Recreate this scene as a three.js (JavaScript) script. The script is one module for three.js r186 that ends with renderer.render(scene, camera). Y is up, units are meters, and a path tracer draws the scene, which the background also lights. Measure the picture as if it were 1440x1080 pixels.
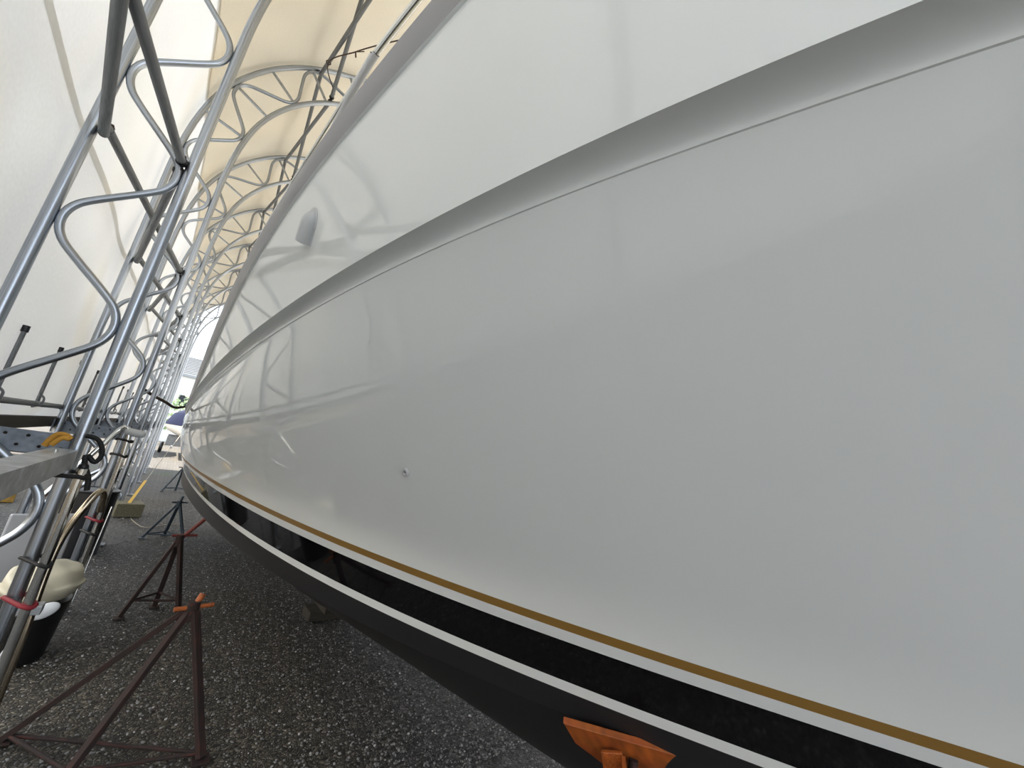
import * as THREE from 'three';
import { mergeGeometries } from 'three/addons/utils/BufferGeometryUtils.js';
import { RoundedBoxGeometry } from 'three/addons/geometries/RoundedBoxGeometry.js';
import { ImprovedNoise } from 'three/addons/math/ImprovedNoise.js';

// ------------------------------------------------------------ camera, sky, sun, exposure
const scene = new THREE.Scene();
const EYE = 2.0;                                   // camera height; "fwd" below is metres ahead along the shed (-z)
const FOCAL = 541;                                 // pixels in the 1440 x 1080 frame
const V = (x, y, z) => new THREE.Vector3(x, y, z);
const camera = new THREE.PerspectiveCamera(2 * Math.atan(540 / FOCAL) * 180 / Math.PI, 1440 / 1080, 0.05, 300);
const camR = V(0.73992, 0.15673, 0.65418), camU = V(-0.26637, 0.96125, 0.07099), camB = V(-0.61771, -0.22678, 0.75300);
camera.position.set(0, EYE, 0);
camera.quaternion.setFromRotationMatrix(new THREE.Matrix4().makeBasis(camR, camU, camB));
camera.updateMatrixWorld();

const renderer = new THREE.WebGLRenderer({ antialias: true });
renderer.toneMapping = THREE.LinearToneMapping;
renderer.toneMappingExposure = 0.90;
renderer.shadowMap.enabled = true;

const sunDir = V(0.60, 0.78, -0.06).normalize();
scene.background = new THREE.Color().setRGB(2.95, 3.2, 3.55);             // bright hazy sky
const sun = new THREE.DirectionalLight(0xfff4e4, 36);
sun.position.copy(sunDir).multiplyScalar(60).add(V(2, 0, -12));
sun.target.position.set(2, 0, -12);
sun.castShadow = true;
sun.shadow.mapSize.set(4096, 4096);
Object.assign(sun.shadow.camera, { left: -40, right: 40, top: 40, bottom: -40, near: 1, far: 160 });
scene.add(sun, sun.target);

// ------------------------------------------------------------ helpers
let seedState = 12345;
const rnd = () => { seedState = (seedState * 1664525 + 1013904223) >>> 0; return seedState / 4294967296; };
const rr = (a, b) => a + (b - a) * rnd();
const P = (x, yEye, fwd) => V(x, EYE + yEye, -fwd);                 // eye-relative height
const rayOf = (px, py) => camR.clone().multiplyScalar((px - 720) / FOCAL).addScaledVector(camU, (540 - py) / FOCAL).sub(camB);
const atF = (px, py, fwd) => { const r = rayOf(px, py); return r.multiplyScalar(fwd / -r.z).add(camera.position); };   // on the cross-plane fwd
const taken = {};
function numbered(n) { const k = taken[n] = (taken[n] ?? -1) + 1; return k ? n + '_' + String(k).padStart(3, '0') : n; }
function mesh(name, geo, mat, parent) {
  const m = new THREE.Mesh(geo, mat); m.name = parent ? name : numbered(name);
  m.castShadow = m.receiveShadow = true; (parent || scene).add(m); return m;
}
function tag(o, label, category, group, kind) {
  Object.assign(o.userData, { label, category }); if (group) o.userData.group = group; if (kind) o.userData.kind = kind; return o;
}
function thing(name, label, category, group, pos) {
  const g = new THREE.Group(); g.name = numbered(name); scene.add(g); if (pos) g.position.copy(pos); return tag(g, label, category, group);
}
function copyOf(o, label, group) {
  const c = o.clone(); c.name = numbered(o.name.replace(/_\d{3}$/, '')); c.userData = { ...o.userData };
  if (label) c.userData.label = label; if (group) c.userData.group = group; scene.add(c); return c;
}
function structure(name, geo, mat, label) { const m = mesh(name, geo, mat); m.userData.kind = 'structure'; m.userData.label = label; m.userData.category = name.replace(/_.*/, ''); return m; }
function rod(a, b, r, seg = 10, r2 = r) {
  const d = b.clone().sub(a), g = new THREE.CylinderGeometry(r2, r, d.length(), seg);
  g.applyQuaternion(new THREE.Quaternion().setFromUnitVectors(V(0, 1, 0), d.clone().normalize()));
  return g.translate((a.x + b.x) / 2, (a.y + b.y) / 2, (a.z + b.z) / 2);
}
function bar(a, b, w, h, up = V(0, 1, 0), round = 0.004) {          // rectangular bar from a to b
  const d = b.clone().sub(a), L = d.length(); d.normalize();
  const g = new RoundedBoxGeometry(w, h, L, 1, Math.min(round, w / 3, h / 3));
  const x = up.clone().cross(d).normalize(), y = d.clone().cross(x);
  g.applyMatrix4(new THREE.Matrix4().makeBasis(x, y, d));
  return g.translate((a.x + b.x) / 2, (a.y + b.y) / 2, (a.z + b.z) / 2);
}
const curve = (pts, type = 'centripetal') => new THREE.CatmullRomCurve3(pts, false, type);
const tube = (pts, r, n = 32, seg = 8, type) => new THREE.TubeGeometry(curve(pts, type), n, r, seg, false);
const merge = (gs) => mergeGeometries(gs.map((g) => { const k = g.index ? g.toNonIndexed() : g; for (const n of Object.keys(k.attributes)) if (!['position', 'normal', 'uv'].includes(n)) k.deleteAttribute(n); return k; }), false);
function spline(table) {                                            // natural cubic spline through [t, value]
  const n = table.length, x = table.map((p) => p[0]), y = table.map((p) => p[1]), m = new Array(n).fill(0), c = new Array(n).fill(0), d = new Array(n).fill(0);
  for (let i = 1; i < n - 1; i++) {
    const h0 = x[i] - x[i - 1], h1 = x[i + 1] - x[i], w = 2 * (h0 + h1) - h0 * c[i - 1];
    c[i] = h1 / w; d[i] = (6 * ((y[i + 1] - y[i]) / h1 - (y[i] - y[i - 1]) / h0) - h0 * d[i - 1]) / w;
  }
  for (let i = n - 2; i > 0; i--) m[i] = d[i] - c[i] * m[i + 1];
  return (t) => {
    let i = 0; while (i < n - 2 && t > x[i + 1]) i++;
    const h = x[i + 1] - x[i], a = (x[i + 1] - t) / h, b = (t - x[i]) / h;
    return a * y[i] + b * y[i + 1] + ((a ** 3 - a) * m[i] + (b ** 3 - b) * m[i + 1]) * h * h / 6;
  };
}
const noise = new ImprovedNoise();
function dataTex(w, fn, srgb, repeat) {
  const d = new Uint8Array(w * w * 4);
  for (let j = 0; j < w; j++) for (let i = 0; i < w; i++) { const c = fn(i / w, j / w, i, j); d.set([...c.map((v) => Math.max(0, Math.min(255, Math.round(v * 255)))), 255], (j * w + i) * 4); }
  const t = new THREE.DataTexture(d, w, w); t.wrapS = t.wrapT = THREE.RepeatWrapping; t.magFilter = THREE.LinearFilter; t.needsUpdate = true;
  if (srgb) t.colorSpace = THREE.SRGBColorSpace; if (repeat) t.repeat.set(...repeat); return t;
}
const tn = (u, v, f, z = 0) => {                                     // tiling noise, -1..1
  const a = u * f, b = v * f, k = (s, t) => noise.noise(a - s * f, b - t * f, z);
  return k(0, 0) * (1 - u) * (1 - v) + k(1, 0) * u * (1 - v) + k(0, 1) * (1 - u) * v + k(1, 1) * u * v;
};

// ------------------------------------------------------------ materials
const zincTex = dataTex(256, (u, v) => { const n = 0.84 + 0.16 * tn(u, v, 12, 3) + 0.12 * tn(u, v, 40, 9); return [n, n, n]; }, true);
const zincRough = dataTex(256, (u, v) => { const n = 0.75 + 0.25 * tn(u, v, 16, 5) + 0.15 * tn(u, v, 50, 1); return [n, n, n]; });
const M = {};
const std = (name, color, roughness, extra = {}) => { const m = new THREE.MeshPhysicalMaterial({ color, roughness, metalness: 0, ...extra }); m.name = name; return M[name] = m; };
std('zinc', 0xc6cdd6, 0.42, { metalness: 1, map: zincTex, roughnessMap: zincRough });
std('zincDull', 0x9b9ea1, 0.7, { metalness: 0.6, map: zincTex });
std('plate', 0x99a2ae, 0.5, { metalness: 0.3, map: zincTex });
std('steel', 0xd6d6d2, 0.12, { metalness: 1 });
std('brownSteel', 0xa89c88, 0.2, { metalness: 1 });
std('alu', 0xd4d8dc, 0.4, { metalness: 0.85, map: zincTex });
std('gel', new THREE.Color().setRGB(0.84, 0.86, 0.845), 0.04, { ior: 1.5 });
std('stripeWhite', new THREE.Color().setRGB(0.74, 0.76, 0.76), 0.12);
std('stripeBlack', new THREE.Color().setRGB(0.004, 0.004, 0.005), 0.05);
std('stripeGold', new THREE.Color().setRGB(0.27, 0.15, 0.035), 0.3);
std('railGrey', new THREE.Color().setRGB(0.40, 0.395, 0.40), 0.35);
std('antifoul', new THREE.Color().setRGB(0.012, 0.012, 0.014), 0.55);
std('blackRubber', 0x0b0b0d, 0.4);
std('orangePaint', 0xb8641f, 0.6, { map: dataTex(256, (u, v) => { const n = 0.8 + 0.25 * tn(u, v * 0.3, 30, 2) + 0.2 * tn(u, v, 6, 8); return [n, n * (0.95 + 0.1 * tn(u, v, 9, 4)), n]; }, true) });
std('rust', 0x4a2f20, 0.85, { map: dataTex(256, (u, v) => { const a = Math.max(0, tn(u, v, 7, 1) + 0.4 * tn(u, v, 30, 2)); return [0.45 + 1.1 * a, 0.5 + 0.35 * a, 0.6 + 0.1 * a]; }, true) });
std('bluePaint', 0x2e3a44, 0.7);
std('redPaint', 0x5e2018, 0.7);
std('timber', 0x6b5a44, 0.85, { map: dataTex(256, (u, v) => { const n = 0.75 + 0.25 * tn(u, v, 4, 1) + 0.15 * tn(u * 1, v, 40, 5); return [n, n, n * 0.97]; }, true) });
std('timberDark', 0x3c362d, 0.85, { map: M.timber.map });
std('timberYellow', 0xb08a3a, 0.8, { map: M.timber.map });
std('concrete', 0x6c6857, 0.95, { map: dataTex(128, (u, v) => { const n = 0.8 + 0.3 * tn(u, v, 14, 1); return [n, n, n * 0.95]; }, true) });
std('rope', 0x2a1d17, 0.9);
std('strapBlack', 0x0c0c0d, 0.7);
std('strapRed', 0x7a1420, 0.7);
std('strapYellow', 0xb08c14, 0.7);
std('cord', 0x8a8474, 0.8);
std('ropeYellow', 0xb8862e, 0.8);
std('cream', 0xb9b29c, 0.6);
std('whitePlastic', 0xc9cbcc, 0.3);
std('greyPanel', 0x9b9c9e, 0.5);
std('navy', 0x0d1440, 0.8);
std('wire', 0x4a3b30, 0.7, { metalness: 0.4 });
std('leaf', 0x93a882, 0.9, { transmission: 0.3, thickness: 0, side: THREE.DoubleSide });
std('wallPaint', 0xd8d8d4, 0.8);
std('roofSheet', 0x8d9194, 0.5);
std('glassDark', 0x1c2226, 0.1);
const fabTex = dataTex(512, (u, v) => { const n = 0.96 + 0.05 * tn(u, v, 5, 2) + 0.02 * tn(u, v, 120, 7), w = Math.max(0, tn(u, v, 3, 6)) * 0.06; return [n, n - w * 0.5, n - w * 1.6]; }, true);
const fabric = (name, color, t) => std(name, color, 1, { map: fabTex, transmission: t, thickness: 0, side: THREE.DoubleSide, specularIntensity: 0.2 });
fabric('fabric', 0xf1e9d8, 0.031);
fabric('fabricWall', 0xf2f3f3, 0.2);
fabric('fabricSeam', 0xe6e4de, 0.8);

// ------------------------------------------------------------ ground
const cells = []; for (let k = 0; k < 420; k++) cells.push([rnd(), rnd(), rnd(), rnd()]);
const cellGrid = {}; cells.forEach((c) => { const key = Math.floor(c[0] * 16) + ',' + Math.floor(c[1] * 16); (cellGrid[key] ||= []).push(c); });
function worley(u, v) {
  let b = 9, b2 = 9, best = cells[0]; const ci = Math.floor(u * 16), cj = Math.floor(v * 16);
  for (let i = -1; i <= 1; i++) for (let j = -1; j <= 1; j++) for (const c of cellGrid[((ci + i + 16) % 16) + ',' + ((cj + j + 16) % 16)] || []) {
    let dx = Math.abs(c[0] - u), dy = Math.abs(c[1] - v); dx = Math.min(dx, 1 - dx); dy = Math.min(dy, 1 - dy);
    const d = Math.hypot(dx, dy) * 16; if (d < b) { b2 = b; b = d; best = c; } else if (d < b2) b2 = d;
  }
  return [b, b2 - b, best];
}
const gravelTex = dataTex(512, (u, v) => { const [d, e, c] = worley(u, v), s = 0.45 + 0.35 * c[2] + (c[3] > 0.9 ? 0.35 : 0); const n = s * (e < 0.12 ? 0.55 : 1) + 0.12 * tn(u, v, 60, 3); return [n, n * 0.985, n * 0.96]; }, true);
const gravelBump = dataTex(512, (u, v) => { const [d, e, c] = worley(u, v), n = Math.min(1, e * 1.3) * (0.5 + 0.5 * c[2]) + 0.1 * tn(u, v, 70, 3); return [n, n, n]; });
std('gravel', 0xffffff, 0.85, { map: gravelTex, bumpMap: gravelBump, bumpScale: 0.012, vertexColors: true });
{
  const xs = [], fs = [];
  for (let x = -60; x <= 60.01;) { xs.push(x); x += Math.abs(x - 0.5) < 4 ? 0.2 : Math.abs(x) < 10 ? 1 : 10; }
  for (let f = -30; f <= 90.01;) { fs.push(f); f += f > -2 && f < 26 ? 0.25 : f > 26 && f < 40 ? 1 : 8; }
  const pos = [], col = [], uv = [], idx = [];
  const lerp3 = (a, b, t) => a.map((v, i) => v + (b[i] - v) * t), ss = (a, b, x) => { const t = Math.max(0, Math.min(1, (x - a) / (b - a))); return t * t * (3 - 2 * t); };
  for (const f of fs) for (const x of xs) {
    const n1 = noise.noise(x * 0.8, f * 0.8, 1), n2 = noise.noise(x * 2.7, f * 2.7, 5), out = f > 26 || x < -12 || x > 16 || f < -4;
    pos.push(x, out ? 0 : 0.012 * n1 + 0.008 * n2 - 0.01, -f);
    let c = [0.135, 0.132, 0.126];                                                    // one gravel everywhere, in and out of the shed
    c = lerp3(c, [0.148, 0.13, 0.098], ss(0.0, 0.5, noise.noise(x * 0.5, f * 0.35, 8)));  // earthy patches
    c = lerp3(c, [0.09, 0.15, 0.04], ss(0.05, 0.35, n2 + 0.5 * n1 + 0.15 - 0.4 * Math.abs(f - 20)));   // clumps of moss where the rain drips at the shed's mouth
    const k = 1 + 0.25 * n1 + 0.2 * n2; col.push(c[0] * k, c[1] * k, c[2] * k); uv.push(x / 0.42, f / 0.42);
  }
  const W = xs.length;
  for (let j = 0; j < fs.length - 1; j++) for (let i = 0; i < W - 1; i++) { const a = j * W + i; idx.push(a, a + 1, a + W, a + 1, a + W + 1, a + W); }
  const g = new THREE.BufferGeometry(); g.setAttribute('position', new THREE.Float32BufferAttribute(pos, 3)); g.setAttribute('color', new THREE.Float32BufferAttribute(col, 3)); g.setAttribute('uv', new THREE.Float32BufferAttribute(uv, 2)); g.setIndex(idx); g.computeVertexNormals();
  structure('floor', g, M.gravel, 'gravel ground running through the shed');
}
{ // loose pebbles nobody could count
  const g = new THREE.IcosahedronGeometry(1, 1), p = g.attributes.position;
  for (let i = 0; i < p.count; i++) { const k = 1 + 0.25 * noise.noise(p.getX(i) * 2, p.getY(i) * 2, p.getZ(i) * 2 + 7); p.setXYZ(i, p.getX(i) * k, p.getY(i) * k * 0.6, p.getZ(i) * k * 0.8); }
  g.computeVertexNormals();
  const N = 26000, im = new THREE.InstancedMesh(g, std('pebble', 0xffffff, 0.8), N), o = new THREE.Object3D(), c = new THREE.Color();
  im.name = 'loose_pebbles';
  for (let i = 0; i < N; i++) {
    const f = 2.4 + 11 * rnd() ** 1.4, x = rr(-1.1, 3.2), s = 0.003 + 0.008 * rnd() ** 3;
    o.position.set(x, s * 0.25, -f); o.rotation.set(rr(-0.4, 0.4), rr(0, 6.3), rr(-0.4, 0.4)); o.scale.setScalar(s); o.updateMatrix(); im.setMatrixAt(i, o.matrix);
    const t = 0.08 + 0.14 * rnd() + (rnd() > 0.93 ? 0.22 : 0); im.setColorAt(i, c.setRGB(t, t * 0.98, t * 0.95));
  }
  im.castShadow = im.receiveShadow = true; scene.add(im); tag(im, 'pale loose pebbles scattered over the dark gravel', 'pebbles', null, 'stuff');
}

// ------------------------------------------------------------ shed: arch profile, fabric skin
const MID = 2.45;                                                   // middle of shed and boat
const SC = 1.11;                                                     // posts stand a little wider than first measured
const half = [[-0.58, -2], [-0.58, -0.5], [-0.58, 1], [-0.58, 2.3], [-0.575, 2.85], [-0.53, 3.35], [-0.44, 3.75], [-0.29, 4.1], [-0.08, 4.42], [0.2, 4.71], [0.55, 4.95], [1.2, 5.27]].map(([x, y]) => [x * SC, Math.max(-2, y * SC)]).concat([[MID, 5.62 * SC]]);
const full = half.concat(half.slice(0, -1).reverse().map(([x, y]) => [2 * MID - x, y]));
const centre = curve(full.map(([x, y]) => P(x, y, 0)));
centre.arcLengthDivisions = 2000;
const LEN = centre.getLength();
function onArch(s, off) {                                           // s metres along the arch from the left foot, off metres outward
  const u = Math.max(0, Math.min(1, s / LEN)), p = centre.getPointAt(u), t = centre.getTangentAt(u);
  return V(p.x - t.y * off, p.y + t.x * off, 0);
}
const ARCH0 = 3.42, BAY = 2.6, archF = []; for (let k = -3; k <= 7; k++) archF.push(ARCH0 + BAY * k);
const F0 = archF[0] - 0.3, F1 = archF.at(-1) + 0.25;
const SKIN = 0.31, S_PIPE = 1.945;                                    // fabric starts at the wall pipe, 5 cm below eye height
function skin(s0, s1, ns, off, sag, mat, name, label, f0 = F0, f1 = F1, parent) {
  const nf = Math.round((f1 - f0) * 7), pos = [], uv = [], idx = [];
  for (let j = 0; j <= nf; j++) for (let i = 0; i <= ns; i++) {
    const s = s0 + (s1 - s0) * i / ns, f = f0 + (f1 - f0) * j / nf, bay = (f - ARCH0) / BAY;
    const crease = 0.03 * Math.exp(-Math.abs(s - 3.75) / 0.3) * (s < 6 ? 1 : 0);
    const p = onArch(s, off + crease - sag * Math.sin(Math.PI * (bay - Math.floor(bay))) ** 2 * Math.min(1, Math.max(0, s - S_PIPE)) * (0.7 + 0.5 * noise.noise(s * 0.5, Math.floor(bay) * 3.1, 2)) + 0.008 * noise.noise(s * 1.5, f * 1.5, 9) * (sag > 0 ? 1 : 0));
    pos.push(p.x, p.y, -f); uv.push(f / 3, s / 3);
    if (i < ns && j < nf) { const a = j * (ns + 1) + i, b = a + ns + 1; idx.push(a, a + 1, b, a + 1, b + 1, b); }
  }
  const g = new THREE.BufferGeometry(); g.setAttribute('position', new THREE.Float32BufferAttribute(pos, 3)); g.setAttribute('uv', new THREE.Float32BufferAttribute(uv, 2)); g.setIndex(idx); g.computeVertexNormals();
  return parent ? mesh(name, g, mat, parent) : structure(name, g, mat, label);
}
const S_EAVE = 6.0;
const wallLeft = skin(S_PIPE, S_EAVE, 40, SKIN, 0.05, M.fabricWall, 'wall_left', 'white translucent fabric side wall of the shed');
const roof = skin(S_EAVE, LEN - S_EAVE, 90, SKIN, 0.05, M.fabric, 'ceiling', 'cream translucent fabric roof of the shed');
skin(LEN - S_EAVE, LEN - S_PIPE, 40, SKIN, 0.05, M.fabricWall, 'wall_right', 'white translucent fabric wall on the far side of the boat');
skin(3.715, 3.785, 2, SKIN - 0.006, 0.05, M.fabricSeam, 'seam', '', F0, F1, wallLeft);
skin(5.97, 6.03, 2, SKIN - 0.006, 0.05, M.fabricSeam, 'seam', '', F0, F1, roof);

// ------------------------------------------------------------ truss arches
const CH = 0.244, RC = 0.033, RW = 0.022;
function buildArch() {
  const a = thing('truss_arch', 'galvanised tube truss arch with a winding web between two chords', 'arch', 'truss arches of the shed');
  for (const off of [CH, -CH]) {
    const pts = []; for (let i = 0; i <= 120; i++) pts.push(onArch(LEN * i / 120, off));
    mesh(off > 0 ? 'outer_chord' : 'inner_chord', tube(pts, RC, 150, 12), M.zinc, a);
  }
  const A = CH - RC - RW + 0.004, pts = [], struts = [];
  const contacts = []; for (let s = 2 + SC * (0.45 - 2); s < LEN - 0.25; s += 0.5 * SC) contacts.push(s);
  contacts.forEach((s0, k) => {
    const side = k % 2 ? 1 : -1;                                    // inner contact first
    for (const a of [-0.8, -0.53, -0.27, 0, 0.27, 0.53, 0.8]) pts.push(onArch(s0 + 0.22 * Math.sin(a), side * (A - 0.22 * (1 - Math.cos(a)))));
    if (s0 > 5.4 && s0 < LEN - 5.4) struts.push(rod(onArch(s0, CH - RC * 0.5), onArch(s0, -CH + RC * 0.5), RW * 0.85, 8));
  });
  mesh('web_tube', tube(pts, RW, pts.length * 3, 8), M.zinc, a);
  for (const s of struts) mesh('strut', s, M.zinc, a);
  for (const off of [CH, -CH]) for (const s of [0.0, LEN]) { const p = onArch(s, off); mesh('foot_plate', new RoundedBoxGeometry(0.16, 0.02, 0.16, 1, 0.004).translate(p.x, 0.012, 0), M.zincDull, a); }
  return a;
}
const arch = buildArch();
archF.forEach((f, i) => {
  const a = i ? copyOf(arch) : arch; a.position.z = -f;
  const own = { 3: 'galvanised truss arch whose post carries the aluminium beam and polished pipe', 4: 'galvanised truss arch with the stainless loop strapped to its post', [archF.length - 1]: 'galvanised truss arch standing at the open sunlit end of the shed' }[i];
  if (own) a.userData.label = own;
});

// X braces between neighbouring arches at the wall and at the haunch
function brace(p, q, label, group) {
  const t = thing('brace_tube', label, 'brace', group, p), e = q.clone().sub(p), d = e.clone().normalize();
  mesh('pole', rod(V(0, 0, 0), e, 0.027, 12), M.zincDull, t);
  for (const [c, k] of [[V(0, 0, 0), 1], [e, -1]]) {
    const inner = (k > 0) === (e.x < 0);                              // the ball cap sits on the end at the inner chord, a plain plug on the other
    mesh('end_cap', new THREE.SphereGeometry(inner ? 0.036 : 0.0265, 14, 10).translate(c.x - d.x * 0.014 * k, c.y - d.y * 0.014 * k, c.z - d.z * 0.014 * k), inner ? M.blackRubber : M.zincDull, t);
    mesh('clamp', bar(c.clone().add(V(-0.02, 0.03, 0)), c.clone().add(V(0.02, 0.03, 0)), 0.05, 0.012), M.wire, t);
  }
}
for (let k = 0; k < archF.length - 1; k++) for (const [s, lab, grp] of [[3.7, 'galvanised brace tube crossing between arches at wall height', 'wall braces'], [7.6, 'galvanised brace tube crossing under the curved roof haunch', 'roof braces'], [10.0, 'galvanised brace tube crossing high under the roof ridge', 'ridge braces']]) {
  const at = (f, off, dy) => { const p = onArch(s, off); return V(p.x, p.y + dy, -f); };
  brace(at(archF[k] + 0.03, CH - 0.06, 0.03), at(archF[k + 1] - 0.03, -CH + 0.06, 0.03), lab, grp);
  brace(at(archF[k] + 0.03, -CH + 0.06, -0.03), at(archF[k + 1] - 0.03, CH - 0.06, -0.03), lab, grp);
}

// ------------------------------------------------------------ wall pipe, rods, base boards and beams along the left posts
{
  const t = thing('wall_pipe', 'steel pipe holding the bottom edge of the fabric wall', 'pipe', null, P(-0.955, -0.055, 0));
  mesh('pipe', rod(V(0, 0, -F0), V(0, 0, -F1), 0.024, 12), M.zincDull, t);
  for (let f = 1.0; f < F1; f += 1.033) {
    const r = thing('tension_rod', 'thin steel tension rod with black cap standing on the wall pipe', 'rod', 'tension rods along the wall pipe', P(-0.93, -0.03, f));
    mesh('rod', rod(V(0, 0, 0), V(0, 0.47, 0), 0.013, 8), M.zincDull, r);
    mesh('cap', new THREE.CylinderGeometry(0.019, 0.019, 0.045, 10).translate(0, 0.465, 0), M.blackRubber, r);
    mesh('hook', tube([V(0.0, 0.06, 0), V(0.03, 0.03, 0), V(0.02, -0.03, 0), V(-0.02, -0.055, 0)], 0.008, 10, 6), M.zincDull, r);
  }
  const b = mesh('base_board', bar(P(-0.97, -0.215, F0 + 0.3), P(-0.97, -0.215, F1), 0.045, 0.1), M.timberDark);
  tag(b, 'long dark timber board fixed low along the outer posts', 'board');
  // skirt of slack white sheet hanging under the pipe
  const nf = 260, ns = 6, pos = [], uv = [], idx = [];
  for (let j = 0; j <= nf; j++) for (let i = 0; i <= ns; i++) {
    const f = F0 + (F1 - F0) * j / nf, v = i / ns, n = noise.noise(f * 2.1, v * 1.5, 3);
    pos.push(-0.985 - 0.10 * v + 0.05 * n * v, EYE - 0.07 - 0.20 * v - 0.05 * v * noise.noise(f * 0.9, 1, 4), -f); uv.push(f / 3, v * 0.2);
    if (i < ns && j < nf) { const a = j * (ns + 1) + i, c = a + ns + 1; idx.push(a, a + 1, c, a + 1, c + 1, c); }
  }
  const g = new THREE.BufferGeometry(); g.setAttribute('position', new THREE.Float32BufferAttribute(pos, 3)); g.setAttribute('uv', new THREE.Float32BufferAttribute(uv, 2)); g.setIndex(idx); g.computeVertexNormals();
  const sk = structure('trim_1', g, M.fabricWall, 'slack white sheet skirt hanging below the wall pipe');
}
{ // aluminium beam in the first bay, between the inner posts
  const t = thing('aluminium_beam', 'square aluminium beam laid along the nearest truss post', 'beam', null, P(-0.43, -0.31, 1.3));
  const sh = new THREE.Shape(); sh.moveTo(-0.05, -0.05); sh.lineTo(0.05, -0.05); sh.lineTo(0.05, 0.05); sh.lineTo(-0.05, 0.05); sh.closePath();
  const ho = new THREE.Path(); ho.moveTo(-0.044, -0.044); ho.lineTo(-0.044, 0.044); ho.lineTo(0.044, 0.044); ho.lineTo(0.044, -0.044); ho.closePath(); sh.holes.push(ho);
  mesh('tube', new THREE.ExtrudeGeometry(sh, { depth: 2.05, bevelEnabled: true, bevelSize: 0.003, bevelThickness: 0.003, bevelSegments: 2 }).translate(0, 0, -2.05), M.alu, t);
  for (const z of [-0.2, -1.8]) mesh('bolt', new THREE.CylinderGeometry(0.012, 0.012, 0.012, 6).translate(0.0, 0.058, z), M.steel, t);
}
function crossPlate(f, label) {                                     // perforated galvanised plate tying inner and outer post
  const t = thing('perforated_plate', label, 'plate', 'perforated plates between the posts', P(-0.67, -0.245, f));
  const sh = new THREE.Shape(); sh.moveTo(-0.27, -0.06); sh.lineTo(0.25, -0.06); sh.lineTo(0.25, 0.06); sh.lineTo(-0.27, 0.06); sh.closePath();
  for (let i = 0; i < 6; i++) for (const y of [-0.025, 0.03]) { const h = new THREE.Path(); h.absarc(-0.22 + i * 0.085 + (y > 0 ? 0.03 : 0), y, 0.0085, 0, 6.2832, true); sh.holes.push(h); }
  mesh('plate', new THREE.ExtrudeGeometry(sh, { depth: 0.006, bevelEnabled: false, curveSegments: 8 }), M.plate, t);
  mesh('backing_board', new RoundedBoxGeometry(0.5, 0.115, 0.02, 1, 0.003).translate(-0.01, 0, -0.016), M.timberDark, t);
  mesh('flange', new RoundedBoxGeometry(0.52, 0.006, 0.05, 1, 0.002).translate(-0.01, -0.066, -0.02), M.plate, t);
  return t;
}
for (let k = 3; k < archF.length; k++) crossPlate(archF[k] + 0.05, k === 3 ? 'galvanised plate with punched holes beside the twist of yellow rope' : 'galvanised plate with punched holes between inner and outer post');

// ------------------------------------------------------------ the boat
const boat = thing('motor_yacht', 'large white motor yacht hull with black and gold waterline stripes', 'boat', null, V(MID, 0, 0));
const F_TR = 10.2, NS = 170;
const xW = spline([[-0.42, 2.45], [-0.3, 2.396], [0, 2.286], [0.3, 2.142], [0.6, 1.988], [1, 1.785], [1.5, 1.552], [2, 1.349], [3, 1.031], [4, 0.806], [5, 0.647], [6, 0.535], [7, 0.455], [8, 0.399], [9, 0.361], [10.2, 0.336]]);
const xG = spline([[-0.78, 2.45], [-0.3, 2.243], [0, 2.094], [0.3, 1.938], [0.6, 1.786], [1, 1.599], [1.5, 1.393], [2, 1.218], [3, 0.94], [4, 0.731], [5, 0.568], [6, 0.44], [7, 0.341], [8, 0.27], [9, 0.226], [10.2, 0.211]]);
const xKU = spline([[-2.2, 2.45], [-1.8, 1.93], [-1.2, 1.45], [-0.7, 1.185], [-0.2, 1.0021], [0.2, 0.8875], [0.6, 0.7890], [1, 0.7040], [1.5, 0.6127], [2, 0.5344], [2.6, 0.4535], [3.3, 0.3729], [4.2, 0.2863], [5.2, 0.2082], [6.4, 0.1367], [7.6, 0.0879], [8.8, 0.0611], [10.2, 0.0577]]);
const xKL = spline([[-2.1, 2.45], [-1.7, 2.0], [-1.15, 1.57], [-0.7, 1.315], [-0.2, 1.1311], [0.2, 1.0167], [0.6, 0.9125], [1, 0.8211], [1.5, 0.7238], [2, 0.6422], [2.6, 0.5598], [3.3, 0.4794], [4.2, 0.3930], [5.2, 0.3123], [6.4, 0.2317], [7.6, 0.1668], [8.8, 0.1179], [10.2, 0.0830]]);
const xRB = spline([[-2.65, 2.45], [-2.28, 2.0], [-1.6, 1.48], [-0.8, 1.08], [0, 0.79], [0.6, 0.624], [1, 0.526], [1.5, 0.4250], [2, 0.3360], [2.6, 0.2423], [3.3, 0.1663], [4.2, 0.1117], [5.2, 0.0857], [6.4, 0.0754], [7.6, 0.0708], [8.8, 0.0665], [10.2, 0.0650]]);
const xRT = spline([[-2.75, 2.45], [-2.35, 1.98], [-1.6, 1.43], [-0.8, 1.03], [0, 0.745], [0.6, 0.5742], [1, 0.4720], [1.5, 0.3657], [2, 0.2783], [2.6, 0.1946], [3.3, 0.1226], [4.2, 0.0640], [5.2, 0.0370], [6.4, 0.0310], [7.6, 0.0356], [8.8, 0.0400], [10.2, 0.0370]]);
const yR = (f) => 0.27 + 2.25 * Math.max(0, (10.2 - f) / 10.2) ** 1.2, railDrop = (f) => 0.06 + 0.05 * Math.max(0, Math.min(1, (6 - f) / 6));
const yKU = (f) => 1.12 - 0.032 * f - 0.006 * f * f, yKL = (f) => 1.06 - 0.03 * f - 0.006 * f * f;
const yKeel = spline([[-0.3, -1.15], [0.3, -1.42], [1, -1.63], [1.87, -1.755], [2.6, -1.80], [3.8, -1.86], [6, -1.88], [10.2, -1.75]]);
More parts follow.
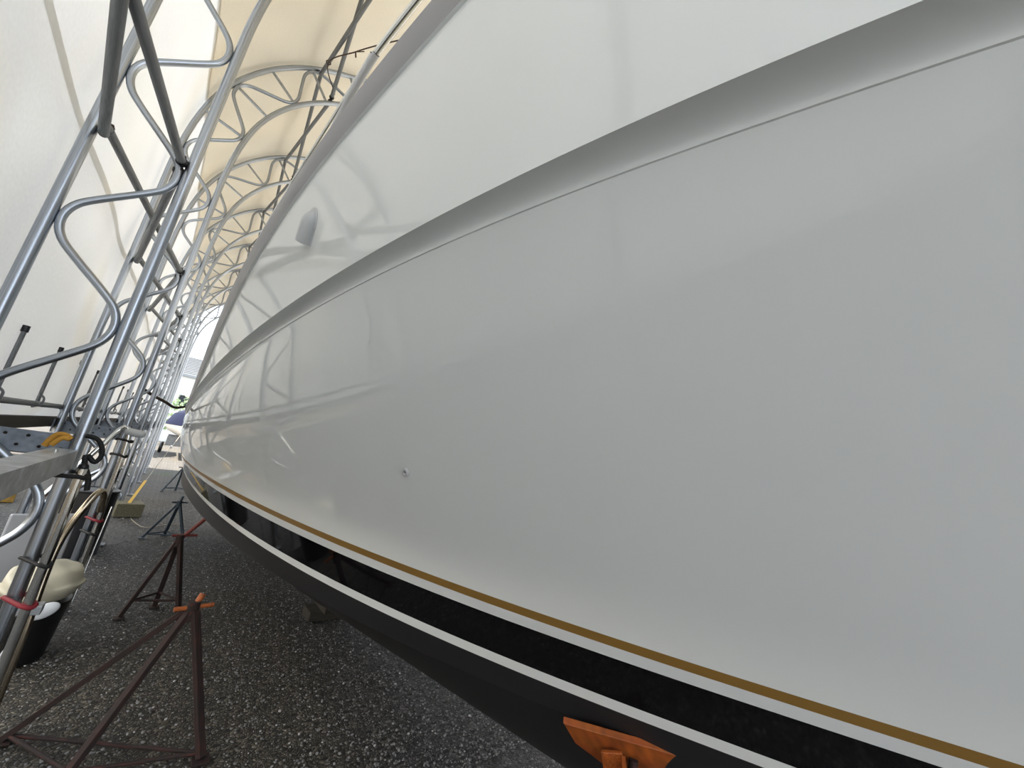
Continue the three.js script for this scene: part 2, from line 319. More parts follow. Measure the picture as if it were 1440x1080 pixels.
const feature = (f0, x, y) => (s) => { const f = f0 + (F_TR - f0) * s; return V(Math.min(MID, x(f)), y(f), f); };
const cW = feature(-0.42, xW, () => -0.92), cG = feature(-0.78, xG, () => -0.59), cKL = feature(-2.1, xKL, yKL), cKU = feature(-2.2, xKU, yKU), cRB = feature(-2.65, xRB, (f) => yR(f) - railDrop(f)), cRT = feature(-2.75, xRT, yR);
const cChine = feature(-0.36, (f) => xW(Math.max(-0.42, f)) + 0.03 + 0.06 * Math.exp(-Math.max(0, f) / 4), (f) => -1.02 - 0.015 * f), cKeel = feature(-0.3, () => MID, yKeel);
const mix = (a, b, t) => a.clone().lerp(b, t);
const stations = []; for (let i = 0; i <= NS; i++) stations.push((i / NS) ** 1.35);
// each strip is a list of rows (one point per station), listed from the keel up
const rowsOf = (n, fn) => Array.from({ length: n + 1 }, (_, r) => stations.map((s) => fn(s, r / n)));
function lowSide(s, y01) {                                           // between the boot stripe (0), the gold line and the knuckle (1): straight below, hollow flare above
  const w = cW(s), g = cG(s), k = cKL(s), Yw = w.y, Yg = g.y, y = Yw + (k.y - Yw) * y01, m = (g.x - w.x) / (Yg - Yw), mf = (g.z - w.z) / (Yg - Yw);
  if (y <= Yg) { const t = (y - Yw) / (Yg - Yw); return V(w.x + (g.x - w.x) * t, y, w.z + (g.z - w.z) * t); }
  const h = k.y - Yg, t = (y - Yg), q = (k.x - g.x - m * h) / (h * h), qf = (k.z - g.z - mf * h) / (h * h);
  return V(Math.min(MID, g.x + m * t + q * t * t), y, g.z + mf * t + qf * t * t);
}
const yAt = (s, Y) => { const w = cW(s), k = cKL(s); return (Y - w.y) / (k.y - w.y); };
const lowLevels = [-0.92, -0.895, -0.87, -0.82, -0.77, -0.72, -0.68, -0.655, -0.63, -0.61, -0.59];
const lowRows = lowLevels.map((Y) => stations.map((s) => lowSide(s, yAt(s, Y))));
for (let r = 1; r <= 34; r++) lowRows.push(stations.map((s) => { const a = yAt(s, -0.59); return lowSide(s, a + (1 - a) * r / 34); }));
const stepIn = (s, d) => { const p = cKL(s); p.x = Math.min(MID, p.x + d); return p; };
const bandRows = rowsOf(12, (s, t) => {                              // cove from the small lip above the lower side out to the knuckle edge
  const a = stepIn(s, -0.006), b = cKU(s), th = t * Math.PI / 2; a.y += 0.002;
  return V(a.x + (b.x - a.x) * (1 - Math.cos(th)) , a.y + (b.y - a.y) * Math.sin(th), a.z + (b.z - a.z) * t);
});
const lipRows = rowsOf(1, (s, t) => mix(cKL(s), (() => { const a = stepIn(s, -0.006); a.y += 0.002; return a; })(), t));
const upRows = rowsOf(22, (s, t) => {                                // slightly hollow, with a cove under the rail
  const a = cKU(s), b = cRB(s); b.x = Math.min(MID, b.x + 0.018); b.y -= 0.0; const p = mix(a, b, t);
  p.x += 0.05 * Math.abs(a.x - b.x) * 4 * t * (1 - t); p.x = Math.min(MID, p.x); return p;
});
const lipUnder = rowsOf(1, (s, t) => { const b = cRB(s), a = b.clone(); a.x = Math.min(MID, a.x + 0.018); return mix(a, b, t); });
const railRows = rowsOf(8, (s, t) => { const a = cRB(s), b = cRT(s), p = mix(a, b, t); p.x -= 0.004 * Math.sin(Math.PI * t); return p; });
const capRows = rowsOf(2, (s, t) => { const b = cRT(s), c = b.clone(); c.x = Math.min(MID, c.x + 0.07); c.y += 0.012; return mix(b, c, t); });
const deckRows = rowsOf(6, (s, t) => { const b = cRT(s); b.x = Math.min(MID, b.x + 0.07); b.y += 0.012; const c = V(MID, b.y + 0.05, b.z); return mix(b, c, t); });
const underRows = rowsOf(4, (s, t) => mix(cChine(s), cW(s), t));
const bottomRows = rowsOf(14, (s, t) => { const k = cKeel(s), c = cChine(s), p = mix(k, c, t); p.y -= 0.06 * Math.sin(Math.PI * t) * Math.min(1, s * 6); return p; });
function strip(rows, from = 0, to = rows.length - 1) {               // grid over rows, normals from the whole strip, both sides of the boat
  const n = stations.length, grid = new THREE.BufferGeometry(), pos = [], idx = [], uv = [];
  rows.forEach((row, r) => row.forEach((p) => { pos.push(p.x - MID, p.y + EYE, -p.z); uv.push(p.z, p.y); }));
  for (let r = 0; r < rows.length - 1; r++) for (let i = 0; i < n - 1; i++) { const a = r * n + i, b = a + n; idx.push(a, b, a + 1, a + 1, b, b + 1); }
  grid.setAttribute('position', new THREE.Float32BufferAttribute(pos, 3)); grid.setIndex(idx); grid.computeVertexNormals();
  const nor = Array.from(grid.attributes.normal.array), P2 = [], N2 = [], U2 = [], I2 = [];
  for (const side of [1, -1]) {
    const o = P2.length / 3;
    for (let r = from; r <= to; r++) for (let i = 0; i < n; i++) { const k = (r * n + i); P2.push(pos[k * 3] * side, pos[k * 3 + 1], pos[k * 3 + 2]); N2.push(nor[k * 3] * side, nor[k * 3 + 1], nor[k * 3 + 2]); U2.push(uv[k * 2], uv[k * 2 + 1]); }
    for (let r = 0; r < to - from; r++) for (let i = 0; i < n - 1; i++) { const a = o + r * n + i, b = a + n; if (side > 0) I2.push(a, b, a + 1, a + 1, b, b + 1); else I2.push(a, a + 1, b, a + 1, b + 1, b); }
  }
  const g = new THREE.BufferGeometry(); g.setAttribute('position', new THREE.Float32BufferAttribute(P2, 3)); g.setAttribute('normal', new THREE.Float32BufferAttribute(N2, 3)); g.setAttribute('uv', new THREE.Float32BufferAttribute(U2, 2)); g.setIndex(I2);
  return g;
}
const part = (name, g, m, label) => { const o = mesh(name, g, m, boat); if (label) o.userData.label = label; return o; };
part('bottom', strip(bottomRows), M.antifoul, 'dark antifouled bottom');
part('chine_side', strip(underRows), M.antifoul);
part('boot_stripe', strip(lowRows, 0, 2), M.stripeWhite, 'white boot stripe');
part('black_band', strip(lowRows, 2, 6), M.stripeBlack, 'glossy black waterline band');
part('upper_white_stripe', strip(lowRows, 6, 8), M.stripeWhite);
part('gold_stripe', strip(lowRows, 8, 10), M.stripeGold, 'gold pinstripe');
const lowerSide = part('lower_side', strip(lowRows, 10, lowRows.length - 1), M.gel, 'glossy white lower hull side');
part('knuckle_lip', strip(lipRows), M.gel);
part('knuckle_band', strip(bandRows), M.gel, 'coved knuckle band along the flare');
const upperSide = part('upper_side', strip(upRows), M.gel, 'glossy white upper hull side');
part('rail_lip', strip(lipUnder), M.gel);
part('rub_rail', strip(railRows), M.railGrey, 'grey rub rail');
part('rail_cap', strip(capRows), M.steel);
part('deck', strip(deckRows), M.gel);
{ // transom closes the stern
  const ends = [bottomRows, underRows, lowRows, lipRows, bandRows, upRows, railRows, capRows, deckRows].flatMap((R) => R.map((row) => row.at(-1))), pos = [], idx = [];
  ends.forEach((p) => { pos.push(p.x - MID, p.y + EYE, -p.z, MID - p.x, p.y + EYE, -p.z); });
  for (let i = 0; i < ends.length - 1; i++) { const a = i * 2; idx.push(a, a + 2, a + 1, a + 1, a + 2, a + 3); }
  const g = new THREE.BufferGeometry(); g.setAttribute('position', new THREE.Float32BufferAttribute(pos, 3)); g.setIndex(idx); g.computeVertexNormals();
  part('transom', g, M.gel);
}
scene.updateMatrixWorld(true);
const caster = new THREE.Raycaster();
function onHull(px, py, target) {                                    // where the sight line of a pixel meets the hull, in the boat's own frame, with its normal
  caster.set(camera.position, rayOf(px, py).normalize());
  const h = caster.intersectObject(target, false).find((k) => k.point.x < MID);
  if (!h) { console.log('no hit', px, py); return null; }
  const n = h.face.normal.clone(); if (n.x > 0) n.negate();
  return { p: h.point.clone().sub(boat.position), n };
}
const frameOn = (n, along) => { const z = n.clone().normalize(), y = along.clone().addScaledVector(z, -along.dot(z)).normalize(), x = y.clone().cross(z); return new THREE.Matrix4().makeBasis(x, y, z); };
{ // through-hull fitting
  const h = onHull(571, 664, lowerSide);
  const prof = [[0.007, 0.002], [0.0085, 0.010], [0.013, 0.013], [0.019, 0.0115], [0.0235, 0.007], [0.0245, 0.0]].map(([r, z]) => new THREE.Vector2(r, z));
  const g = new THREE.LatheGeometry(prof, 28).rotateX(Math.PI / 2).applyMatrix4(frameOn(h.n, V(0, 1, 0))).translate(h.p.x, h.p.y, h.p.z);
  const f = part('through_hull_fitting', g, M.whitePlastic, 'small round white drain fitting');
  const bore = new THREE.CircleGeometry(0.008, 18).translate(0, 0, 0.003).applyMatrix4(frameOn(h.n, V(0, 1, 0))).translate(h.p.x, h.p.y, h.p.z);
  mesh('bore', bore, M.blackRubber, f);
}
{ // clamshell vent cover on the upper side
  const top = onHull(443, 298, upperSide), bot = onHull(431, 341, upperSide), L = top.p.distanceTo(bot.p), along = top.p.clone().sub(bot.p);
  const nu = 20, nv = 16, pos = [], idx = [];
  for (let i = 0; i <= nu; i++) for (let j = 0; j <= nv; j++) {
    const t = i / nu, y = -0.5 + t, w = t < 0.55 ? 1 : Math.sqrt(Math.max(0, 1 - ((t - 0.55) / 0.45) ** 2)), a = Math.PI * j / nv;
    pos.push(0.30 * L * w * Math.cos(a), y * L, 0.34 * L * Math.max(w, 0.02) * Math.sin(a) ** 0.7 * (0.85 + 0.15 * (1 - t)));
    if (i < nu && j < nv) { const k = i * (nv + 1) + j; idx.push(k, k + nv + 1, k + 1, k + 1, k + nv + 1, k + nv + 2); }
  }
  const g = new THREE.BufferGeometry(); g.setAttribute('position', new THREE.Float32BufferAttribute(pos, 3)); g.setIndex(idx); g.computeVertexNormals();
  const m = frameOn(top.n, along), c = mix(top.p, bot.p, 0.5); m.setPosition(c);
  const v = part('vent_cover', g.applyMatrix4(m), M.whitePlastic, 'white clamshell vent cover');
  const fl = new THREE.Shape(); fl.absellipse(0, 0.02, L * 0.36, L * 0.5 + 0.006, 0, Math.PI, false); fl.lineTo(-L * 0.36, -L * 0.5); fl.lineTo(L * 0.36, -L * 0.5); fl.closePath();
  mesh('flange', new THREE.ExtrudeGeometry(fl, { depth: 0.004, bevelEnabled: true, bevelSize: 0.002, bevelThickness: 0.002, bevelSegments: 1, curveSegments: 20 }).applyMatrix4(m), M.whitePlastic, v);
}
{ // stainless guard rail lying just above the rub rail, with a wrapped end
  const q = (f, dx, dy) => { const s = (f + 2.75) / (F_TR + 2.75), p = cRT(s); return V(p.x - MID + dx, p.y + EYE + dy, -p.z); };
  const pts = []; for (let f = -1.4; f <= 1.9; f += 0.2) pts.push(q(f, -0.01, 0.13)); pts.push(q(1.97, -0.01, 0.125));
  part('guard_rail', tube(pts, 0.019, 60, 12), M.steel, 'polished stainless guard rail');
  part('guard_rail_wrap', tube([q(1.97, -0.01, 0.12), q(2.1, -0.005, 0.095), q(2.3, 0.01, 0.06), q(2.45, 0.025, 0.03)], 0.020, 24, 12), M.whitePlastic, 'clear plastic wrapped round the rail end');
  part('toe_rail', tube([q(2.0, -0.02, 0.14), q(2.4, 0.0, 0.09), q(3.0, 0.01, 0.045), q(4.0, 0.015, 0.03), q(6, 0.02, 0.025)], 0.012, 50, 8), M.steel);
}

// ------------------------------------------------------------ boat stands, blocks
function stand(base, apex, feet, mats, label, opts = {}) {           // tripod: feet and apex relative to base
  const t = thing('boat_stand', label, 'boat stand', null, base), A = apex;
  feet.forEach((f) => mesh('leg', bar(V(f.x, 0.02, f.z), A.clone().add(V(f.x * 0.06, 0, f.z * 0.06)), 0.045, 0.035), mats[0], t));
  for (let i = 0; i < feet.length; i++) { const a = feet[i], b = feet[(i + 1) % feet.length], h = opts.barAt ?? 0.12; mesh('cross_bar', rod(mix(V(a.x, 0.02, a.z), A, h), mix(V(b.x, 0.02, b.z), A, h), 0.011, 8), mats[0], t); }
  feet.forEach((f) => mesh('foot', new RoundedBoxGeometry(0.09, 0.012, 0.09, 1, 0.003).translate(f.x, 0.008, f.z), mats[0], t));
  mesh('collar', new THREE.CylinderGeometry(0.038, 0.038, 0.12, 14).translate(A.x, A.y, A.z), mats[0], t);
  if (opts.screwTo) {
    mesh('screw', rod(A, opts.screwTo, 0.02, 10), mats[1], t);
    mesh('handle', rod(mix(A, opts.screwTo, 0.22).add(V(-0.11, 0, 0.02)), mix(A, opts.screwTo, 0.22).add(V(0.11, 0, -0.02)), 0.014, 8), mats[1], t);
    if (opts.pad) mesh('pad', opts.pad, mats[2] || mats[1], t);
  }
  return t;
}
stand(V(0.34, 0, -3.5), V(0.08, 0.76, -0.03), [V(-0.61, 0, -0.34), V(-0.28, 0, 0.16), V(0.32, 0, 0.29)], [M.rust, M.orangePaint], 'rusty tripod boat stand with an orange screw head, no pad', { screwTo: V(0.115, 0.86, -0.05), barAt: 0.03 });
stand(V(0.33, 0, -5.68), V(0.03, 0.74, 0), [V(-0.24, 0, 0.05), V(0.02, 0, -0.2), V(0.22, 0, 0.16)], [M.rust, M.redPaint], 'thin rusty boat stand with a red screw reaching up to the hull chine', { screwTo: V(0.2, 0.965, -0.02), barAt: 0.2 });
stand(V(0.38, 0, -9.1), V(0.03, 0.58, 0), [V(-0.3, 0, 0.0), V(-0.02, 0, -0.22), V(0.24, 0, 0.1)], [M.bluePaint, M.bluePaint], 'low blue-grey boat stand standing empty beside the stern', { screwTo: V(0.05, 0.72, 0), barAt: 0.1 });
stand(V(0.5, 0, -15.0), V(0.0, 0.66, 0), [V(-0.3, 0, 0.1), V(0, 0, -0.28), V(0.28, 0, 0.12)], [M.bluePaint, M.rust], 'dark boat stand on the mossy gravel well behind the stern', { screwTo: V(0, 0.8, 0) });
{ // stand with a bright orange plywood pad pressed against the near bottom
  const f = 1.05, s = (f + 0.36) / (F_TR + 0.36), c = cChine(s), k = cKeel(s);
  const inward = V(k.x - c.x, k.y - c.y, 0).normalize(), fwd = V(-0.63, 0, -0.78).normalize(), nrm = fwd.clone().cross(inward).normalize(); if (nrm.y > 0) nrm.negate();
  const centre0 = V(c.x + inward.x * 0.10 + nrm.x * 0.03, c.y + EYE + inward.y * 0.10 + nrm.y * 0.03 + 0.03, -c.z);
  const base = V(centre0.x - 0.06, 0, centre0.z), rel = centre0.clone().sub(base);
  const sh = new THREE.Shape(); sh.moveTo(-0.26, 0.12); sh.lineTo(0.26, 0.12); sh.lineTo(0.26, -0.10); sh.lineTo(0.16, -0.16); sh.lineTo(-0.16, -0.16); sh.lineTo(-0.26, -0.02); sh.closePath();
  const pad = new THREE.ExtrudeGeometry(sh, { depth: 0.022, bevelEnabled: true, bevelSize: 0.003, bevelThickness: 0.003, bevelSegments: 1 });
  pad.applyMatrix4(new THREE.Matrix4().makeBasis(fwd.clone().negate(), inward.clone().negate(), nrm.clone()).setPosition(rel));
  const t = stand(base, V(0, 0.5, 0), [V(-0.34, 0, 0.12), V(0.1, 0, -0.36), V(0.28, 0, 0.3)], [M.rust, M.rust, M.orangePaint], 'boat stand with an orange plywood pad under the near black bottom', { screwTo: rel.clone().addScaledVector(nrm, 0.03), pad });
  const br = rel.clone().addScaledVector(nrm, 0.03);
  mesh('pad_bracket', bar(br.clone().add(V(-0.11, 0.02, 0.02)), br.clone().add(V(-0.03, -0.17, 0.02)), 0.09, 0.016, fwd), M.orangePaint, t);
  mesh('pad_bracket', bar(br.clone().add(V(-0.10, 0.03, -0.05)), br.clone().add(V(-0.02, -0.16, -0.05)), 0.016, 0.09, fwd), M.orangePaint, t);
}
for (const [x, f, n, lab] of [[1.95, 5.2, 2, 'two dark timbers crossed under the yacht bottom beside the thin red-screw stand'], [2.45, 8.8, 1, 'single dark keel timber under the stern of the yacht']]) {
  const t = thing('keel_block', lab, 'timber block', null, V(x, 0, -f)); const top = Math.min(n * 0.1, 0.3);
  for (let i = 0; i < n; i++) mesh('timber', new RoundedBoxGeometry(i % 2 ? 0.2 : 0.45, 0.096, i % 2 ? 0.5 : 0.3, 1, 0.008).translate(0, 0.05 + i * 0.1, 0), M.timberDark, t);
}

// ------------------------------------------------------------ gear stowed along the left posts
const POST = 0.58 * SC - CH;                                          // inner chord stands at x = -POST
{
  const t = thing('stainless_pipe', 'tall polished stainless pipe strapped to the nearest post', 'pipe', null, P(-0.325, -2, 3.27));
  mesh('pipe', rod(V(0, 0.02, 0), V(0, 1.66, 0), 0.021, 14), M.steel, t);
  mesh('end_cap', new THREE.SphereGeometry(0.023, 12, 8).translate(0, 1.66, 0), M.blackRubber, t);
}
{
  const t = thing('bent_pipe', 'brownish steel pipe with a bent top beside the nearest post', 'pipe', null, P(-0.3, -2, 3.5));
  mesh('pipe', tube([V(-0.01, 0.02, 0.1), V(-0.01, 0.7, 0.08), V(-0.02, 1.21, 0.02), V(0.03, 1.43, 0.0), V(0.06, 1.5, -0.04), V(0.08, 1.46, -0.11), V(0.085, 1.36, -0.15)], 0.018, 70, 10), M.brownSteel, t);
  mesh('clamp', new RoundedBoxGeometry(0.09, 0.05, 0.07, 1, 0.006).translate(-0.02, 0.88, 0.1), M.alu, t);
}
{
  const t = thing('stainless_loop', 'stainless tube loop bent over at the top, tied to the second post', 'pipe', null, P(-0.36, -2, 5.86));
  mesh('pipe', tube([V(-0.4, 1.1, 0.12), V(-0.15, 1.63, 0.05), V(-0.075, 1.80, 0), V(-0.035, 1.845, 0), V(0.0, 1.81, 0), V(0.025, 1.59, 0), V(0.03, 1.0, 0), V(0.04, 0.02, 0)], 0.023, 80, 12), M.steel, t);
}
{
  const t = mesh('thin_rod', rod(P(-0.31, -1.99, 6.15), P(-0.29, -1.05, 6.3), 0.008, 8), M.steel); tag(t, 'thin shiny rod leaning by the second post on the gravel', 'rod');
  const c = atF(190, 609, 5.86), w = mesh('white_fender', new THREE.CapsuleGeometry(0.04, 0.10, 6, 14).rotateZ(Math.PI / 2 - 0.12).translate(c.x, c.y, c.z), M.whitePlastic); tag(w, 'small white cylinder fender hung beside the second post', 'fender');
}
function strapAround(rounds, y, mat, name, label, r = 0.007) {       // strap pulled tight round several upright tubes, each [x, fwd, radius]
  const pts = []; for (let i = 0; i < 28; i++) {
    const a = i / 28 * 6.2832, d = [Math.cos(a), Math.sin(a)]; let best = rounds[0], b = -9;
    for (const c of rounds) { const k = c[0] * d[0] + c[1] * d[1] + c[2]; if (k > b) { b = k; best = c; } }
    pts.push(V(best[0] + d[0] * (best[2] + r * 0.6), EYE + y + 0.006 * Math.sin(a * 2), -(best[1] + d[1] * (best[2] + r * 0.6))));
  }
  const c = new THREE.CatmullRomCurve3(pts.filter((p, i) => !i || p.distanceTo(pts[i - 1]) > 1e-4), true);
  return tag(mesh(name, new THREE.TubeGeometry(c, 72, r, 6, true), mat), label, 'strap');
}
const near = [[-POST, ARCH0, RC], [-0.325, 3.27, 0.021]], second = [[-POST, ARCH0 + BAY, RC], [-0.33, 5.86, 0.023]];
strapAround(near, -1.06, M.strapRed, 'red_strap', 'red strap binding the polished pipe to the nearest post', 0.011);
strapAround(near, -0.86, M.strapBlack, 'black_strap', 'black strap above the red strap on the nearest post', 0.009);
strapAround([[-POST, ARCH0, RC], [-0.325, 3.27, 0.021], [-0.43, 3.3, 0.06]], -0.39, M.strapBlack, 'black_strap', 'black strap round the beam end and nearest post', 0.012);
strapAround(second, -0.30, M.strapBlack, 'black_strap', 'black strap high on the second post holding the stainless loop', 0.012);
strapAround(second, -0.46, M.strapBlack, 'black_strap', 'black strap just under the highest one on the second post', 0.012);
strapAround(second, -1.12, M.strapRed, 'red_strap', 'red strap low on the second post', 0.012);
strapAround(second, -1.25, M.strapBlack, 'black_strap', 'black strap under the red one low on the second post', 0.012);
{ // loose black rope by the beam end, twist of yellow rope on it
  const q = [[122, 613], [136, 617], [143, 628], [142, 642], [133, 650], [122, 640], [119, 652], [124, 672], [122, 690]].map(([x, y], i) => atF(x, y, 3.38 - 0.01 * i));
  tag(mesh('black_rope', tube(q, 0.013, 60, 8), M.strapBlack), 'loose loop of black rope hanging from the beam end', 'rope');
  const a = [[62, 627], [72, 617], [82, 611], [92, 612], [100, 618]].map(([x, y]) => atF(x, y, 3.18)), b = [[72, 626], [80, 620], [88, 616], [97, 617]].map(([x, y]) => atF(x, y, 3.14));
  tag(mesh('yellow_rope', merge([tube(a, 0.014, 20, 8), tube(b, 0.012, 20, 8)]), M.ropeYellow), 'short twist of yellow rope lying on the beam end', 'rope');
}
{ // cream cover over a black tub, white paddle, grey panel
  const t = thing('covered_tub', 'black tub topped by a folded cream vinyl cover by the posts', 'tub', null, P(-0.46, -2, 5.0));
  mesh('tub', new THREE.CylinderGeometry(0.2, 0.16, 0.42, 24, 1).scale(1, 1, 1.25).translate(0, 0.215, 0), M.blackRubber, t);
  const g = new THREE.SphereGeometry(0.24, 36, 20).scale(0.95, 0.62, 1.2), p = g.attributes.position;
  for (let i = 0; i < p.count; i++) { const x = p.getX(i), y = p.getY(i), z = p.getZ(i), n = 0.05 * noise.noise(x * 7, y * 9, z * 7) + 0.02 * Math.sin(y * 60 + x * 14); p.setXYZ(i, x * (1 + n * 2), y + n * 0.7, z * (1 + n * 2)); }
  g.computeVertexNormals(); mesh('cover', g.translate(0, 0.55, 0), M.cream, t);
  mesh('grommet', new THREE.TorusGeometry(0.014, 0.005, 8, 14).rotateY(Math.PI / 2).translate(0.235, 0.5, 0.04), M.steel, t);
  const w = thing('white_paddle', 'white paddle blade lying against the black tub', 'paddle', null), e0 = atF(38, 869, 4.5), e1 = atF(85, 850, 4.52), ax = e1.clone().sub(e0), mid = mix(e0, e1, 0.5);
  const b = new THREE.SphereGeometry(1, 24, 14).scale(0.05, ax.length() / 2, 0.025).applyMatrix4(new THREE.Matrix4().makeBasis(ax.clone().cross(V(0, 0, 1)).normalize(), ax.clone().normalize(), V(0, 0, 1))).translate(mid.x, mid.y, mid.z);
  mesh('blade', b, M.whitePlastic, w);
  mesh('shaft', rod(e0.clone().addScaledVector(ax, 0.1), V(e0.x - 0.1, 0.03, e0.z - 0.1), 0.012, 8), M.whitePlastic, w);
  const pn = mesh('grey_panel', new RoundedBoxGeometry(0.42, 0.98, 0.04, 2, 0.015).rotateY(0.35).translate(-0.66, 0.5, -5.52), M.greyPanel); tag(pn, 'pale grey panel standing behind the covered tub', 'panel');
  const d = thing('black_drum', 'black plastic drum standing behind the grey panel', 'drum', null, P(-0.62, -2, 8.2));
  mesh('body', new THREE.CylinderGeometry(0.27, 0.27, 0.85, 28).translate(0, 0.43, 0), M.blackRubber, d); mesh('rim', new THREE.TorusGeometry(0.27, 0.015, 8, 28).rotateX(Math.PI / 2).translate(0, 0.85, 0), M.blackRubber, d);
}
{ // concrete block, yellow strap, cords, rope, cable
  const c = mesh('concrete_block', new RoundedBoxGeometry(0.42, 0.26, 0.5, 2, 0.02).rotateY(0.2).translate(-0.28, 0.13, -11.1), M.concrete); tag(c, 'mossy concrete block on the gravel at a post foot', 'block');
  const a = P(-0.28, -1.74, 10.95), b = P(-0.19, -1.55, 13.2), e = P(0.33, -0.55, 25), y = thing('ground_strap', 'yellow strap running from the concrete block out to the sunlight', 'strap', null);
  mesh('webbing', bar(a, b, 0.05, 0.008), M.strapYellow, y); mesh('line', rod(b, e, 0.008, 6), M.cord, y);
  mesh('trailing_rope', tube([P(-0.24, -1.75, 11.4), P(-0.2, -1.98, 11.2), P(-0.1, -1.985, 10.4), P(0.1, -1.985, 9.9), P(0.35, -1.985, 10.2), P(0.65, -1.985, 10.3)], 0.008, 60, 6), M.cord); tag(scene.children.at(-1), 'thin pale rope trailing over the brown gravel from the block', 'rope');
  const s = (9.9 + 2.75) / (F_TR + 2.75), r = cRT(s);
  mesh('brown_rope', tube([atF(203, 548, 8.6), atF(215, 556, 8.8), atF(232, 565, 9.2), atF(246, 573, 9.6), P(r.x - 0.015, r.y - 0.03, 9.9)], 0.025, 40, 8), M.rope); tag(scene.children.at(-1), 'dark brown rope drooping from a post to the stern rail', 'rope');
  const w = thing('wire_cable', 'thin rusty wire with twisted ends stretched under the roof', 'wire', null), p0 = onArch(7.7, -0.1), n0 = V(p0.x, p0.y, -6.02);
  const q = [n0, atF(462, 88, 5.3), atF(500, 73, 4.75), atF(530, 64, 4.4), atF(600, 48, 3.7)];
  mesh('wire', tube(q, 0.008, 40, 6), M.wire, w);
  mesh('loop', new THREE.TorusGeometry(0.028, 0.007, 6, 14).translate(q[1].x, q[1].y, q[1].z), M.wire, w);
  mesh('tail', rod(q[2], q[2].clone().add(V(0.09, 0.1, 0)), 0.006, 5), M.wire, w); mesh('tail', rod(q[2], q[2].clone().add(V(0.02, -0.07, 0)), 0.01, 5), M.wire, w);
}

// ------------------------------------------------------------ outside
{ // timbers in the lane beside the shed
  for (const [x, f, h, m, lab] of [[-2.2, 12.6, 0.2, M.timberYellow, 'yellow timber baulk lying in the lane outside the wall'], [-2.0, 10.2, 0.16, M.timber, 'weathered grey timber baulk in the lane outside the wall'], [-1.7, 15.5, 0.22, M.timberDark, 'dark timber baulk further along the outside lane']]) {
    const o = mesh('timber_baulk', new RoundedBoxGeometry(0.3, h, 1.5, 1, 0.01).rotateY(0.2).translate(x, h / 2, -f), m); tag(o, lab, 'timber');
  }
  // neighbouring fabric shed that shades the lane
  const n = thing('neighbour_shed', 'pale fabric wall of the next shed across the lane', 'shed', null, V(-6.2, 0, -9));
  const sh = []; for (let i = 0; i <= 24; i++) { const a = Math.PI * i / 24; sh.push([Math.cos(a) * 1.9 - 1.9, 3.2 + Math.sin(a) * 1.6]); }
  const prof = [[0, 0], ...sh, [-3.8, 0]], pos = [], idx = [], uv = [];
  for (const z of [-22, 22]) prof.forEach(([x, y], i) => { pos.push(x, y, z); uv.push(z / 3, i * 0.3); });
  const k = prof.length; for (let i = 0; i < k - 1; i++) idx.push(i, i + 1, k + i, i + 1, k + i + 1, k + i);
  const g = new THREE.BufferGeometry(); g.setAttribute('position', new THREE.Float32BufferAttribute(pos, 3)); g.setAttribute('uv', new THREE.Float32BufferAttribute(uv, 2)); g.setIndex(idx); g.computeVertexNormals();
  mesh('cover', g, M.fabricWall, n);
  mesh('knee_wall', new RoundedBoxGeometry(0.25, 1.85, 44, 1, 0.02).translate(0.16, 0.925, 0), M.timberDark, n);
  for (let z = -21; z <= 21; z += 3) mesh('hoop', tube(prof.slice(0, -1).map(([x, y]) => V(x + 0.03, y + 0.02, z)), 0.03, 40, 6), M.zincDull, n);
}
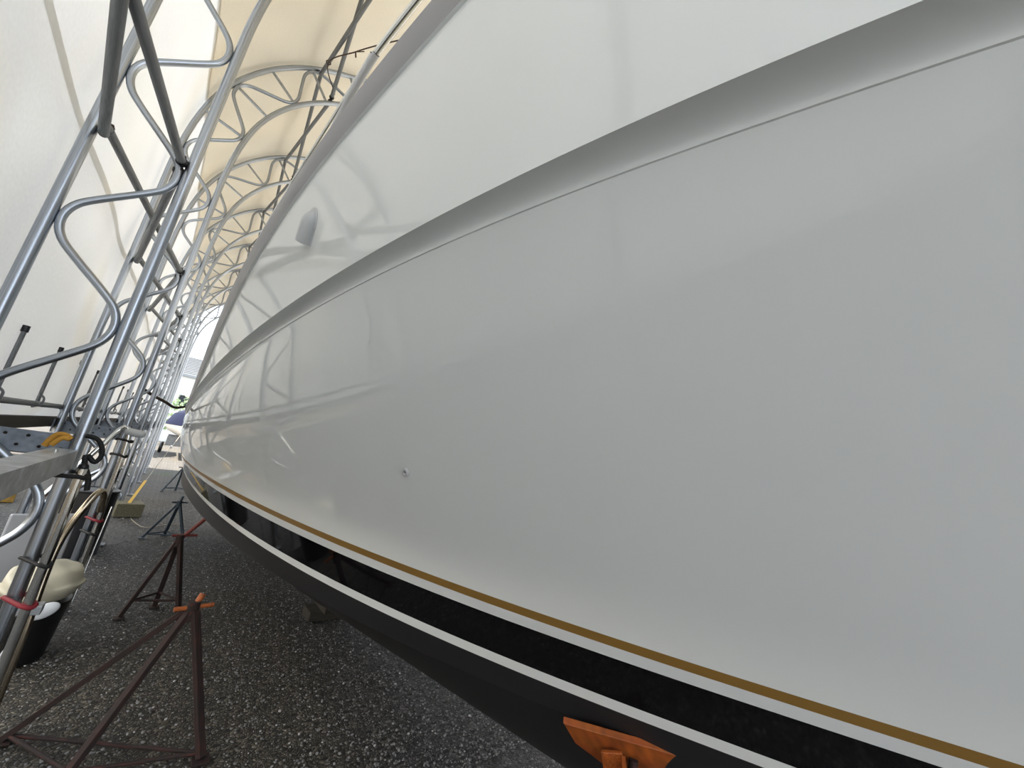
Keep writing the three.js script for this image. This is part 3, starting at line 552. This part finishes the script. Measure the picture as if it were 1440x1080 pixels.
{ // small boat under a navy cover on a trailer, out in the sun
  const t = thing('covered_boat', 'small white boat under a navy cover parked in the sun', 'boat', null, V(0.62, 0, -28));
  const sec = [], NB = 16; for (let i = 0; i <= NB; i++) { const u = i / NB, w = 1.1 * Math.sin(Math.min(1, 0.2 + u * 1.6) * Math.PI / 2); sec.push([w, u]); }
  const loft = (prof, mat, name) => {
    const pos = [], idx = []; let m = 0;
    for (const [w, u] of sec) { const pts = prof(w, u); m = pts.length; pts.forEach(([x, y]) => pos.push(x, y, 0.6 - u * 5.6)); }
    for (let i = 0; i < NB; i++) for (let j = 0; j < m - 1; j++) { const a = i * m + j, b = a + m; idx.push(a, a + 1, b, a + 1, b + 1, b); }
    const g = new THREE.BufferGeometry(); g.setAttribute('position', new THREE.Float32BufferAttribute(pos, 3)); g.setIndex(idx); g.computeVertexNormals(); return mesh(name, g, mat, t);
  };
  loft((w) => [[-w, 1.78], [-w * 0.97, 1.6], [-w * 0.86, 1.4], [-w * 0.5, 1.2], [0, 1.08], [w * 0.5, 1.2], [w * 0.86, 1.4], [w * 0.97, 1.6], [w, 1.78]], std('dinghyWhite', 0xe6e2d8, 0.3), 'hull');
  loft((w, u) => { const h = 1.0 * Math.sin(Math.min(1, 0.55 + u) * Math.PI * 0.5); return [[-w * 1.02, 1.72], [-w, 1.85], [-w * 0.8, 1.78 + h * 0.6], [-w * 0.3, 1.78 + h], [0, 1.78 + h * 1.05], [w * 0.3, 1.78 + h], [w * 0.8, 1.78 + h * 0.6], [w, 1.85], [w * 1.02, 1.72]]; }, M.navy, 'cover');
  for (const x of [-0.5, 0.5]) mesh('trailer_rail', bar(V(x, 0.6, 1.3), V(x, 0.6, -5), 0.08, 0.12), M.zincDull, t);
  for (const z of [-0.4, -2.2, -4]) mesh('bunk', bar(V(-0.8, 0.85, z), V(0.8, 0.85, z), 0.1, 0.5), M.zincDull, t);
  for (const x of [-0.95, 0.95]) mesh('wheel', new THREE.TorusGeometry(0.24, 0.09, 10, 24).rotateY(Math.PI / 2).translate(x, 0.33, -3), M.blackRubber, t);
}
{ // pale building with a ribbed roof far behind
  const t = thing('far_building', 'pale building with a ribbed roof beyond the sunlit yard', 'building', null, V(3, 0, -46));
  mesh('wall', new RoundedBoxGeometry(14, 6.1, 0.4, 1, 0.02).translate(0, 3.05, 0), M.wallPaint, t);
  const up = V(0, 2.1, -3.2), rg = bar(V(-7.2, 6.05, 0.3), V(7.2, 6.05, 0.3), 0.2, 0.2); mesh('gutter', rg, M.roofSheet, t);
  const pl = new THREE.PlaneGeometry(14.4, 3.9).rotateX(-Math.PI / 2 + Math.atan2(2.1, 3.2)).translate(0, 7.1, -1.3); mesh('roof', pl, M.roofSheet, t);
  for (let i = 0; i < 12; i++) { const y = 6.15 + i * 0.175, z = 0.25 - i * 0.267; mesh('roof_rib', bar(V(-7.2, y, z), V(7.2, y, z), 0.05, 0.09), M.zincDull, t); }
  for (let i = 0; i < 5; i++) { const w = mesh('window', new RoundedBoxGeometry(1.2, 1.3, 0.1, 1, 0.02).translate(-5.6 + i * 2.6, 3.7, 0.22), M.wallPaint, t); mesh('pane', new THREE.BoxGeometry(1.0, 1.1, 0.04).translate(-5.6 + i * 2.6, 3.7, 0.28), M.glassDark, w); }
  const leaf = new THREE.PlaneGeometry(0.28, 0.16), leaves = [], o = new THREE.Object3D();
  for (let i = 0; i < 260; i++) { o.position.set(rr(-1, 1) * 1.1, 2.6 + rr(-1, 1) * 1.4, rr(-1, 1) * 0.9); o.rotation.set(rr(0, 6), rr(0, 6), rr(0, 6)); o.updateMatrix(); leaves.push(leaf.clone().applyMatrix4(o.matrix)); }
  const b = thing('young_tree', 'young green tree in front of the far pale building', 'tree', null, V(0.3, 0, -41)); mesh('foliage', merge(leaves), M.leaf, b); mesh('trunk', rod(V(0, 0, 0), V(0, 2.4, 0), 0.06, 8, 0.03), M.timber, b);
}
renderer.render(scene, camera);
